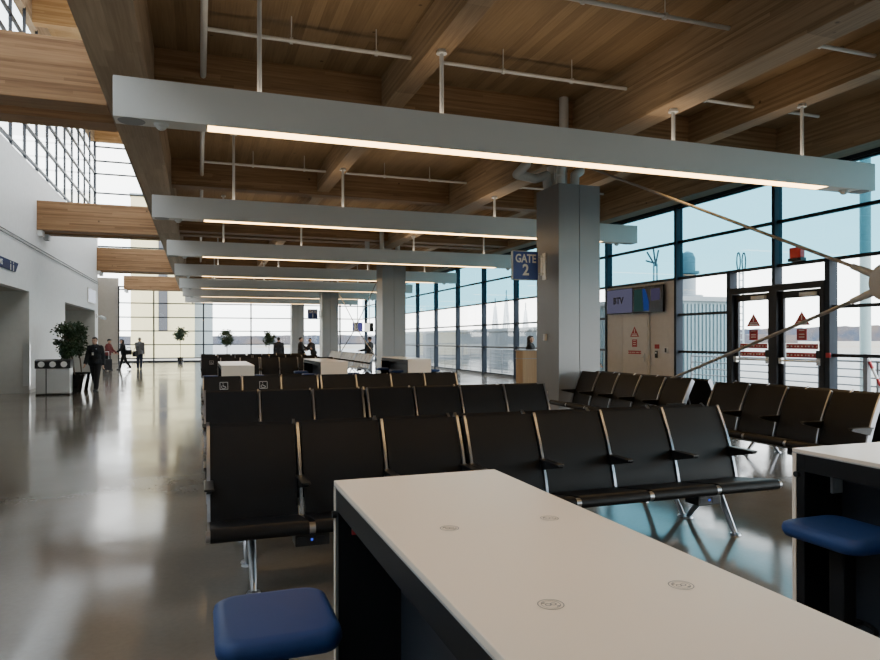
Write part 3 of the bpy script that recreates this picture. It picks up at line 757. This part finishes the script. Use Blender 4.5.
# ------------------------------------------------------------------ bin and planters
e = thing('recycling_bin', 'stainless recycling bin with three black round openings by the white wall', 'bin', (-4.02, 22.35, 0))
MB().box(-.44, .44, 0, .5, .04, .78, bev=.02).build('bin_body', M['steel'], e)
q = MB()
for x in (-.17,): q.box(x-.012, x+.012, -.008, .005, .05, .77)
q.box(-.44, .44, .01, .49, 0, .045)
q.build('bin_frame', M['black_plastic'], e)
lid = MB().poly_prism([(-.02, .78), (.5, .78), (.5, 1.04), (.12, 1.04), (-.02, 1.0)], 'X', -.46, .46).build('bin_lid', M['black_plastic'], e)
for x in (-.29, 0, .29): MB().cyl((x, -.012, .90), (x, -.03, .90), .085, .085, 20).build('opening_ring', M['decal_white'], lid)
def potted_tree(loc, label, h, cr, cz, lean=0, pot=(.21, .30, .55), nl=1500, trunkr=.02, square=True, seed=1):
    rd = random.Random(seed)
    e = thing('potted_tree', label, 'potted tree', loc, 0, 'potted indoor trees')
    a, b, ph = pot
    m = MB()
    if square:
        r0 = [m.bm.verts.new((sx*a, sy*a, 0)) for sx, sy in ((-1, -1), (1, -1), (1, 1), (-1, 1))]
        r1 = [m.bm.verts.new((sx*b, sy*b, ph)) for sx, sy in ((-1, -1), (1, -1), (1, 1), (-1, 1))]
        r2 = [m.bm.verts.new((sx*(b-.03), sy*(b-.03), ph)) for sx, sy in ((-1, -1), (1, -1), (1, 1), (-1, 1))]
        r3 = [m.bm.verts.new((sx*(b-.04), sy*(b-.04), ph-.06)) for sx, sy in ((-1, -1), (1, -1), (1, 1), (-1, 1))]
        for p_, q_ in ((r0, r1), (r1, r2), (r2, r3)):
            for i in range(4): m.bm.faces.new((p_[i], p_[(i+1) % 4], q_[(i+1) % 4], q_[i]))
        m.bm.faces.new(r0[::-1]); m.bm.faces.new(r3)
    else:
        m.lathe([(a, 0), (b, ph), (b-.03, ph), (b-.04, ph-.05), (.01, ph-.05)])
    m.build('pot', M['pot'], e)
    MB().cyl((0, 0, ph-.07), (0, 0, ph-.035), b*.8, b*.8, 16).build('soil', M['soil'], e)
    m = MB(); pts = [V((0, 0, ph-.06)), V((lean*.3+.015, .01, ph+(cz-ph)*.4)), V((lean*.7-.01, 0, cz-cr*.4)), V((lean, 0, cz+cr*.5))]
    m.tube([tuple(p) for p in pts], trunkr, 8)
    for k in range(14):
        an = rd.uniform(0, 2*PI); rr = rd.uniform(.5, .95)*cr; zz = cz+rd.uniform(-.7, .9)*cr*.8
        m.cyl((lean*.8, 0, cz-cr*.4+rd.uniform(-.1, .3)), (lean+rr*math.cos(an), rr*math.sin(an), zz), trunkr*.45, trunkr*.15, 5)
    m.build('trunk', M['bark'], e, True)
    m = MB(); clumps = []
    for k in range(26):
        while True:
            p = V((rd.uniform(-1, 1), rd.uniform(-1, 1), rd.uniform(-1, 1)))
            if .25 < p.length < 1: break
        clumps.append(V((p.x*cr*.85, p.y*cr*.85, p.z*h*.9)))
    for k in range(nl):
        c_ = rd.choice(clumps); p = c_+V((rd.gauss(0, .17*cr), rd.gauss(0, .17*cr), rd.gauss(0, .17*cr)))+V((lean, 0, cz))
        sz = rd.uniform(.06, .12)*(1.35 if cz > 1.7 and not square else 1.); d1 = V((rd.gauss(0, 1), rd.gauss(0, 1), rd.gauss(-.4, .8))).normalized(); d2 = d1.cross(V((rd.gauss(0, 1), rd.gauss(0, 1), rd.gauss(0, 1)))).normalized()
        m.quad(p, p+d1*sz*.5+d2*sz*.28, p+d1*sz, p+d1*sz*.5-d2*sz*.28)
    m.build('foliage', M['leaf'], e)
    return e
potted_tree((-3.62, 23.45, 0), 'potted tree nearest the recycling bin, in a black square planter', .62, .36, 1.58, lean=-.20, seed=3, nl=2600)
potted_tree((-3.62, 24.75, 0), 'potted tree behind the uniformed man, in a black square planter', .60, .36, 1.62, lean=-.2, seed=4, nl=2400)
for i, (x, y) in enumerate(((-1.25, 50.2), (1.8, 49.6), (4.65, 49.6))):
    potted_tree((x, y, 0), ('leftmost small potted tree before the end window, alone on open floor', 'second small potted tree before the end window, above the far seats', 'small potted tree before the end window beside a dark-coated man')[i], .48 if i != 1 else .6, .46, 2.0 if i == 0 else 1.75, pot=(.17, .2, .42), nl=1500, seed=10+i, square=False)

# ------------------------------------------------------------------ people
def remesh(o, vox):
    md = o.modifiers.new('skin', 'REMESH'); md.mode = 'VOXEL'; md.voxel_size = vox; md.use_smooth_shade = True
    sm = o.modifiers.new('soften', 'SMOOTH'); sm.factor = .5; sm.iterations = 4
def person(label, loc, rz, ht, top, legs, hair, stride=0., arms=(0., 0.), elbow=(.25, .25), bald=False, lean=0., cap=None, vox=.014, longhair=False, reach=None, badge=False, lookx=0., bulk=.018):
    k = ht/1.75
    e = thing('person', label, 'person', loc, rz)
    hip, sh = .93, 1.40
    Ly = lambda z: -math.sin(lean)*max(0, z-hip)
    P = lambda x, y, z: V((x, y+Ly(z), z))
    J = {}
    for s, sg in (('l', 1), ('r', -1)):
        st = stride*sg
        J['hip'+s] = V((.09*sg, 0, hip)); 
        th = st*.55
        kn = J['hip'+s]+V((.01*sg, -math.sin(th)*.43, -math.cos(th)*.43))
        bend = (-.12*abs(stride) if st > 0 else .55*abs(stride))+.02
        th2 = th-bend if st <= 0 else th-.05
        an = kn+V((0, -math.sin(th2)*.42, -math.cos(th2)*.42))
        J['kn'+s], J['an'+s] = kn, an
        shp = P(.178*sg, 0, sh); J['sh'+s] = shp
        a = arms[0 if sg > 0 else 1]; el = elbow[0 if sg > 0 else 1]
        out = .12
        eb = shp+V((math.sin(out)*.29*sg, -math.sin(a)*.29, -math.cos(a)*.29)); a2 = a+el
        wr = eb+V((.01*sg, -math.sin(a2)*.25, -math.cos(a2)*.25))
        if reach and reach[0] == s:
            wr = V(reach[1]); eb = (shp+wr)/2+V((.04*sg, .03, -.07))
        J['el'+s], J['wr'+s] = eb, wr
    low = min(J['anl'].z, J['anr'].z)-.085
    def torso(m, inf):
        inf += bulk
        m.caps(P(-.075, 0, hip), P(.075, 0, hip), .125+inf, .125+inf)
        m.caps(P(0, 0, hip+.02), P(0, 0, 1.12), .13+inf, .125+inf)
        m.caps(P(-.05, -.005, 1.12), P(.05, -.005, 1.12), .118+inf, .118+inf)
        m.caps(P(-.085, 0, 1.30), P(.085, 0, 1.30), .122+inf, .122+inf)
        m.caps(P(-.125, .005, 1.385), P(.125, .005, 1.385), .066+inf*.8, .066+inf*.8)
        for sx in (-1, 1): m.caps(P(sx*.03, .005, 1.465), P(sx*.13, .005, 1.405), .045+inf*.5, .05+inf*.5)
        m.caps(P(0, 0, 1.2), P(0, 0, 1.36), .125+inf, .115+inf)
    def arm(m, s, inf, sleeve=1.):
        inf += bulk*.6
        m.caps(J['sh'+s], J['el'+s], .056+inf, .046+inf); m.caps(J['el'+s], J['el'+s].lerp(J['wr'+s], sleeve), .044+inf, .034+inf)
    def leg(m, s, inf, end=1.):
        inf += bulk*.6
        m.caps(J['hip'+s], J['kn'+s], .085+inf, .062+inf); m.caps(J['kn'+s], J['kn'+s].lerp(J['an'+s], end), .058+inf, .042+inf)
    sg_ = {'l': 1, 'r': -1}
    hc = P(lookx*.01, -.015, 1.62)
    m = MB(); torso(m, -.02)
    m.caps(P(0, .005, 1.42), P(0, -.005, 1.54), .055, .052)
    m.ball(hc+V((0, .01, .02)), .1, 16, (.78, .95, 1.02)); m.ball(hc+V((0, -.025, -.05)), .07, 14, (.82, .9, 1.0))
    m.caps(hc+V((0, -.095, .01)), hc+V((0, -.113, -.022)), .011, .015, 8)
    for sx in (-1, 1): m.ball(hc+V((sx*.078, .012, -.008)), .028, 8, (.45, .7, 1.1))
    m.caps(hc+V((-.02, -.085, -.062)), hc+V((.02, -.085, -.062)), .009, .009, 8)
    for s in 'lr':
        arm(m, s, -.006); leg(m, s, -.012)
        d = (J['wr'+s]-J['el'+s]).normalized(); sd = V((0, 1, 0)).cross(d); sd = sd.normalized() if sd.length > .1 else V((1, 0, 0)); fw = d.cross(sd).normalized()
        w_ = J['wr'+s]; pc = w_+d*.07
        m.caps(w_, w_+d*.04, .028, .03, 8)
        for q in (-.026, -.009, .009, .026): m.caps(w_+d*.04+fw*q*.7, w_+d*.095+fw*q, .017, .015, 8)
        for q, ln in ((-.027, .07), (-.009, .082), (.009, .078), (.027, .06)):
            b0 = w_+d*.098+fw*q; b1 = b0+d*ln*.5-sd*sg_[s]*.008; m.caps(b0, b1, .0095, .009, 6); m.caps(b1, b1+d*ln*.45-sd*sg_[s]*.022, .009, .0075, 6)
        t0 = w_+d*.035-fw*.03; m.caps(t0, t0+d*.035-fw*.03, .012, .011, 6); m.caps(t0+d*.035-fw*.03, t0+d*.07-fw*.033, .011, .009, 6)
    body = m.build('body', M['skin'], e); remesh(body, max(.009, vox*.7))
    m = MB(); torso(m, .014)
    m.caps(P(0, .005, 1.40), P(0, .0, 1.47), .075, .066)
    for s in 'lr': arm(m, s, .014, .95)
    remesh(m.build('jacket', M[top], e), vox)
    m = MB(); m.caps(P(-.07, 0, hip-.02), P(.07, 0, hip-.02), .128, .128)
    for s in 'lr': leg(m, s, .012, .97)
    remesh(m.build('trousers', M[legs], e), vox)
    for s in 'lr':
        a_ = J['an'+s]; m = MB()
        m.caps(a_+V((0, .03, -.045)), a_+V((0, -.05, -.05)), .043, .042, 10); m.caps(a_+V((0, -.05, -.052)), a_+V((0, -.15, -.058)), .042, .032, 10); m.caps(a_, a_+V((0, .02, -.04)), .045, .04, 10)
        remesh(m.build('shoe', M['shoe'], e), vox*.8)
    m = MB()
    for sx in (-1, 1): m.ball(hc+V((sx*.03, -.085, .012)), .009, 8)
    m.build('eyes', M['hair_dark'], e)
    m = MB(); m.ball(hc+V((0, .03, .042)), .098, 14, (.84, .92, .9))
    if longhair: m.caps(hc+V((0, .06, .02)), hc+V((0, .09, -.18)), .085, .06)
    m.ball(hc+V((0, -.03, .085)), .055, 10, (1.1, 1, .6))
    remesh(m.build('hair', M[hair], e), vox*.8)
    if cap:
        m = MB(); m.ball(hc+V((0, .01, .07)), .098, 14, (.9, 1., .75)); m.caps(hc+V((-.03, -.10, .075)), hc+V((.03, -.10, .075)), .02, .02, 8); m.box(-.06+hc.x, .06+hc.x, hc.y-.16, hc.y-.05, hc.z+.065, hc.z+.078)
        m.build('cap', M[cap], e, True)
    if badge:
        MB().box(-.03, .03, -.178, -.172, 1.16, 1.25).build('id_badge', M['decal_white'], e)
        MB().tube([tuple(P(-.05, -.10, 1.46)), tuple(P(-.015, -.176, 1.33)), (0, -.176, 1.25), tuple(P(.015, -.176, 1.33)), tuple(P(.05, -.10, 1.46))], .006, 6).build('lanyard', M['frame'], e)
        MB().ball(P(.10, -.155, 1.36), .02, 8, (1, .4, 1.2)).build('shirt_badge', M['alu'], e)
    e.scale = (k,)*3; e.location.z = -low*k
    return e
person('man in a black uniform with a badge walking past the potted trees', (-3.12, 24.0, 0), -.32, 1.72, 'navy_cloth', 'navy_cloth', 'hair_dark', stride=.42, arms=(-.22, .28), elbow=(.25, .2), badge=True, vox=.011, lookx=-2, bulk=.024)
person('person in a dark red top and cap leaning forward near the end wall', (-4.6, 39.9, 0), 1.2, 1.66, 'red_cloth', 'black_cloth', 'hair_dark', stride=.2, arms=(.4, .5), elbow=(.5, .5), lean=.12, cap='dark_cloth')
person('woman in black with long dark hair striding towards the left', (-3.88, 40.5, 0), -1.35, 1.68, 'black_cloth', 'black_cloth', 'hair_dark', stride=.5, arms=(.5, -.2), elbow=(.4, .3), lean=.14, longhair=True)
person('grey-haired man in a grey jacket standing at the end window', (-3.12, 40.9, 0), 2.9, 1.76, 'grey_cloth', 'denim', 'hair_grey', stride=.14, arms=(.5, -.1), elbow=(1.3, .3))
person('man in a dark coat standing with his back to the far seats', (3.72, 34.6, 0), 2.9, 1.74, 'dark_cloth', 'denim', 'hair_dark', stride=.08)
person('man in a black jacket holding out his arm beside the far column', (4.95, 35.6, 0), 1.5, 1.74, 'black_cloth', 'black_cloth', 'hair_dark', arms=(.9, .2), elbow=(.4, .3))
person('person in black bending over next to the third column', (5.82, 36.9, 0), -1.1, 1.70, 'dark_cloth', 'black_cloth', 'hair_dark', lean=.35, arms=(.8, .6), elbow=(.3, .5))
person('man in a black coat and cap standing beside the second column', (7.7, 31.8, 0), -2.3, 1.74, 'black_cloth', 'grey_cloth', 'hair_dark', cap='black_cloth', arms=(.4, .4), elbow=(1., 1.))
person('woman with long dark hair behind the tan gate counter', (10.62, 20.75, 0), .9, 1.74, 'black_cloth', 'black_cloth', 'hair_dark', longhair=True, arms=(.4, .4), elbow=(.8, .8))
person('person in black seen in the gap right of the nearest column', (10.87, 17.5, 0), 1.9, 1.56, 'black_cloth', 'grey_cloth', 'hair_dark', arms=(.3, .3), elbow=(.6, .6))
def bag(loc, rz, label, mat='black_cloth', s=1.):
    e = thing('shoulder_bag', label, 'bag', loc, rz)
    MB().box(-.2*s, .2*s, -.1*s, .1*s, 0, .34*s, bev=.06*s).build('bag_body', M[mat], e, True)
    MB().tube([(-.15*s, 0, .3*s), (-.1*s, 0, .5*s), (.1*s, 0, .5*s), (.15*s, 0, .3*s)], .014, 8).build('bag_strap', M['shoe'], e, True)
bag((-3.62, 40.35, .80), .3, 'black bag on the back of the striding woman', s=.8)
bag((-3.30, 40.3, .70), 1.2, 'black bag hanging at the side of the grey-haired man', s=.9)
e = thing('suitcase', 'upright dark suitcase with a grey handle near the red-topped person', 'suitcase', (-4.5, 38.9, 0), .4)
MB().box(-.2, .2, -.13, .13, .05, .62, bev=.03).build('suitcase_shell', M['dark_cloth'], e)
MB().tube([(-.1, .1, .6), (-.1, .1, 1.0), (.1, .1, 1.0), (.1, .1, .6)], .012, 8).build('pull_handle', M['steel'], e)
MB().cyl((-.18, -.08, .03), (-.13, -.08, .03), .03).cyl((.13, -.08, .03), (.18, -.08, .03), .03).cyl((-.18, .08, .03), (-.13, .08, .03), .03).cyl((.13, .08, .03), (.18, .08, .03), .03).build('wheels', M['black_plastic'], e)

# ------------------------------------------------------------------ outdoors
struct(MB().box(-900, 1500, -600, 1500, -.6, -.26).build('ground', M['tarmac']))
def hills(name, pts, seed, label_z):
    rd = random.Random(seed); m = MB(); prev = None
    for k in range(len(pts)-1):
        (x0, y0, h0), (x1, y1, h1) = pts[k], pts[k+1]
        n = 60
        for i in range(n+(k == len(pts)-2)):
            t = i/n; h = h0+(h1-h0)*t+rd.uniform(-.08, .08)*(h0+1)
            a = m.bm.verts.new((x0+(x1-x0)*t, y0+(y1-y0)*t, -1)); b = m.bm.verts.new((x0+(x1-x0)*t, y0+(y1-y0)*t, h))
            c_ = m.bm.verts.new((x0+(x1-x0)*t+30, y0+(y1-y0)*t+60, h*.9))
            if prev: m.bm.faces.new((prev[0], a, b, prev[1])); m.bm.faces.new((prev[1], b, c_, prev[2]))
            prev = (a, b, c_)
    struct(m.build(name, M['hill'], None))
hills('hills', [(-200, 760, 4), (150, 700, 5), (450, 560, 10), (620, 420, 15), (760, 200, 14), (800, -50, 14)], 3, 0)
hills('tree_line', [(-160, 330, 3.2), (20, 330, 3.4), (110, 310, 4.2), (260, 240, 3.6)], 5, 0)
# cream building beyond the end window
e = thing('terminal_building', 'cream building with a grey vertical panel beyond the end window', 'building', (0, 78, -.26))
MB().box(-6.8, -.5, 0, 10, 0, 17.).build('wall', M['cream'], e); MB().box(-4.1, -3.2, -.1, 0, 2.9, 15.8).build('grey_panel', M['ext_grey'], e)
MB().box(-.6, 1.4, 1.5, 9, 0, 13).build('side_wing', M['ext_white'], e); MB().box(-6.9, -.5, -.1, 10.1, 17., 17.3).build('parapet', M['ext_white'], e)
def ribbed(name, label, x0, x1, y0, y1, h, mat, roof=True):
    e = thing(name, label, 'walkway', ((x0+x1)/2, (y0+y1)/2, -.26))
    hx, hy = (x1-x0)/2, (y1-y0)/2
    m = MB().box(-hx, hx, -hy, hy, 0, h)
    n = int((x1-x0)/.16)
    for k in range(n): m.box(-hx+k*.16, -hx+k*.16+.07, -hy-.05, -hy, 0, h-.1)
    n = min(160, int((y1-y0)/.2))
    for k in range(n): m.box(-hx-.05, -hx, -hy+k*.2, -hy+k*.2+.08, 0, h-.1)
    m.build('ribbed_wall', M[mat], e)
    MB().box(-hx-.1, hx+.1, -hy-.1, hy+.1, h, h+.16).build('roof_cap', M['ext_white'], e)
    return e
ribbed('ribbed_walkway', 'pale blue ribbed walkway outside, left of the glass doors', 15.2, 18.1, 19.4, 25, 3.2, 'ext_blue')
ribbed('ribbed_walkway', 'long pale ribbed walkway outside, beyond the gate counter', 17.5, 20, 33, 62, 2.4, 'ext_white')
e = thing('roof_beacon', 'white domed drum standing on the ribbed walkway roof', 'beacon', (17.0, 20.6, 3.1))
MB().lathe([(.55, 0), (.55, .12), (.3, .14), (.3, .9), (.42, .92), (.42, 1.0), (.28, 1.02), (.28, 1.5), (.2, 1.68), (.05, 1.75)]).build('drum', M['ext_white'], e, True)
e = thing('apron_light_mast', 'white apron mast with two loop arms beyond the glass doors', 'mast', (46.2, 48.8, -.26))
m = MB().cyl((-.22, 0, 0), (-.22, 0, 8), .09).cyl((.22, 0, 0), (.22, 0, 8), .09)
for k in range(14): m.cyl((-.22, 0, .6*k), (.22, 0, .6*k), .05)
m.build('lattice_pole', M['ext_white'], e)
m = MB()
for sx in (-.3, .3):
    for k in range(14):
        a, b = 2*PI*k/14, 2*PI*(k+1)/14
        m.cyl((sx+.2*math.cos(a), 0, 8.9+.8*math.sin(a)), (sx+.2*math.cos(b), 0, 8.9+.8*math.sin(b)), .06, .06, 6)
m.build('loop_arms', M['ext_grey'], e)
e = thing('floodlight_mast', 'thin mast with splayed floodlights beyond the beige panel', 'mast', (34.8, 46, -.26))
MB().cyl((-.2, 0, 0), (-.15, 0, 8), .07).cyl((.2, 0, 0), (.15, 0, 8), .07).build('pole', M['ext_white'], e)
MB().cyl((0, 0, 7.8), (-.8, 0, 8.9), .07).cyl((0, 0, 7.8), (.3, 0, 9.1), .07).cyl((0, 0, 8), (-.9, 0, 8.2), .07).cyl((0, 0, 8), (-.2, 0, 9.3), .07).build('floodlights', M['ext_grey'], e)
tag(MB().lathe([(.20, 0), (.20, .1), (.17, .12), (.17, 12), (.12, 12.2)], (21.3, 16.9, -.26)).build('round_pole', M['pole'], None, True), 'tall pale green round pole outside, right of the glass doors', 'pole')
for i, (x, y, h) in enumerate(((31.4, 70, 5.6), (33.0, 70.5, 6.6), (35.2, 70, 5.2))):
    e = thing('blast_tower', ('left', 'middle', 'right')[i]+' one of three white pointed lattice towers outside, beside the gate sign', 'tower', (x, y, -.26))
    m = MB(); q = .45
    for sx, sy in ((-1, -1), (1, -1), (1, 1), (-1, 1)): m.cyl((sx*q, sy*q, 0), (sx*.06, sy*.06, h), .12, .08, 8)
    for k in range(1, 7):
        t = k/7; r_ = q-(q-.06)*t
        for (ax, ay), (bx, by) in (((-1, -1), (1, -1)), ((1, -1), (1, 1)), ((1, 1), (-1, 1)), ((-1, 1), (-1, -1))): m.cyl((ax*r_, ay*r_, h*t), (bx*r_, by*r_, h*t), .06, .06, 6)
    m.build('lattice', M['tower_white'], e); MB().cyl((0, 0, h-.2), (0, 0, h+.9), .06).build('spike', M['ext_white'], e)
def railing(label, x, y0, y1, h=1.1, z=-.26):
    e = thing('metal_railing', label, 'railing', (x, y0, z))
    n = max(2, int((y1-y0)/1.4))
    for k in range(n+1):
        MB().box(-.025, .025, (y1-y0)*k/n-.025, (y1-y0)*k/n+.025, 0, h+.26).build('post', M['galv'], e)
    for k in range(7):
        MB().cyl((0, 0, .2+k*(h+.04)/6), (0, y1-y0, .2+k*(h+.04)/6), .018 if k < 6 else .026, seg=8).build('rail', M['galv'], e)
railing('galvanised railing just outside the glass doors', 14.6, 6.6, 17.5)
railing('galvanised railing outside the far part of the glass wall', 14.6, 26, 46)
e = thing('barrier_arm', 'striped slanting barrier arm outside right of the doors', 'barrier', (13.4, 10.6, -.26))
MB().cyl((0, 0, 1.5), (0, -.6, .3), .03).build('arm', M['decal_white'], e); MB().box(-.05, .05, -.05, .05, 0, 1.55).build('post', M['galv'], e)
q = MB()
for k in (.1, .4, .7): q.cyl((0, -.6*k, 1.5-1.2*k), (0, -.6*(k+.12), 1.5-1.2*(k+.12)), .032)
q.build('stripes', M['red'], e)

# ------------------------------------------------------------------ sky and light
wd = bpy.data.worlds.new('sky'); S.world = wd; wd.use_nodes = True
nt = wd.node_tree; nt.nodes.clear()
out = N(nt, 'ShaderNodeOutputWorld'); bg = N(nt, 'ShaderNodeBackground'); L(nt, bg.outputs[0], out.inputs[0])
tc = N(nt, 'ShaderNodeTexCoord'); sp = N(nt, 'ShaderNodeSeparateXYZ'); L(nt, tc.outputs['Generated'], sp.inputs[0])
cr = N(nt, 'ShaderNodeValToRGB'); e_ = cr.color_ramp.elements
e_[0].position = 0.; e_[0].color = (.86, .93, 1., 1); e_[1].position = .8; e_[1].color = (.52, .70, .92, 1)
x_ = cr.color_ramp.elements.new(.3); x_.color = (.76, .86, .98, 1)
L(nt, sp.outputs[2], cr.inputs[0])
mp = N(nt, 'ShaderNodeMapping'); mp.inputs['Scale'].default_value = (2.2, 2.2, 7.); L(nt, tc.outputs['Generated'], mp.inputs[0])
nz = N(nt, 'ShaderNodeTexNoise'); nz.inputs['Scale'].default_value = 1.6; nz.inputs['Detail'].default_value = 6; L(nt, mp.outputs[0], nz.inputs['Vector'])
mr = N(nt, 'ShaderNodeMapRange'); mr.inputs[1].default_value = .48; mr.inputs[2].default_value = .72; mr.inputs[3].default_value = 0.; mr.inputs[4].default_value = .8; L(nt, nz.outputs[0], mr.inputs[0])
mx = N(nt, 'ShaderNodeMix', data_type='RGBA'); mx.inputs[7].default_value = (.95, .96, 1., 1); L(nt, mr.outputs[0], mx.inputs[0]); L(nt, cr.outputs[0], mx.inputs[6]); L(nt, mx.outputs[2], bg.inputs[0])
bg.inputs[1].default_value = 3.0
def portal(loc, rot, sx, sy):
    l = bpy.data.lights.new('sky_portal', 'AREA'); l.shape = 'RECTANGLE'; l.size = sx; l.size_y = sy; l.cycles.is_portal = True
    o = bpy.data.objects.new('sky_portal', l); C.objects.link(o); o.location = loc; o.rotation_euler = rot
portal((W+.3, (YB+YE)/2, 2.7), (0, PI/2, 0), 5.3, YE-YB)
portal(((W-5)/2, YE+.4, 2.7), (-PI/2, 0, 0), W+5, 5.3)
portal(((XC-1.25)/2, YE+.4, 10.5), (-PI/2, 0, 0), 5.6, 10.2)
portal((XC-.3, (YB+YE)/2, 11.3), (0, -PI/2, 0), 8.7, YE-YB)
S.view_settings.view_transform = 'AgX'
S.view_settings.look = 'None'
S.view_settings.exposure = 1.5
S.view_settings.use_white_balance = True
S.view_settings.white_balance_temperature = 7200
S.view_settings.white_balance_tint = 10
cy = S.cycles
cy.use_denoising = True
cy.max_bounces = 8; cy.diffuse_bounces = 4; cy.glossy_bounces = 4; cy.transparent_max_bounces = 16; cy.transmission_bounces = 4
cy.sample_clamp_indirect = 6.; cy.caustics_reflective = False; cy.caustics_refractive = False; cy.blur_glossy = .5
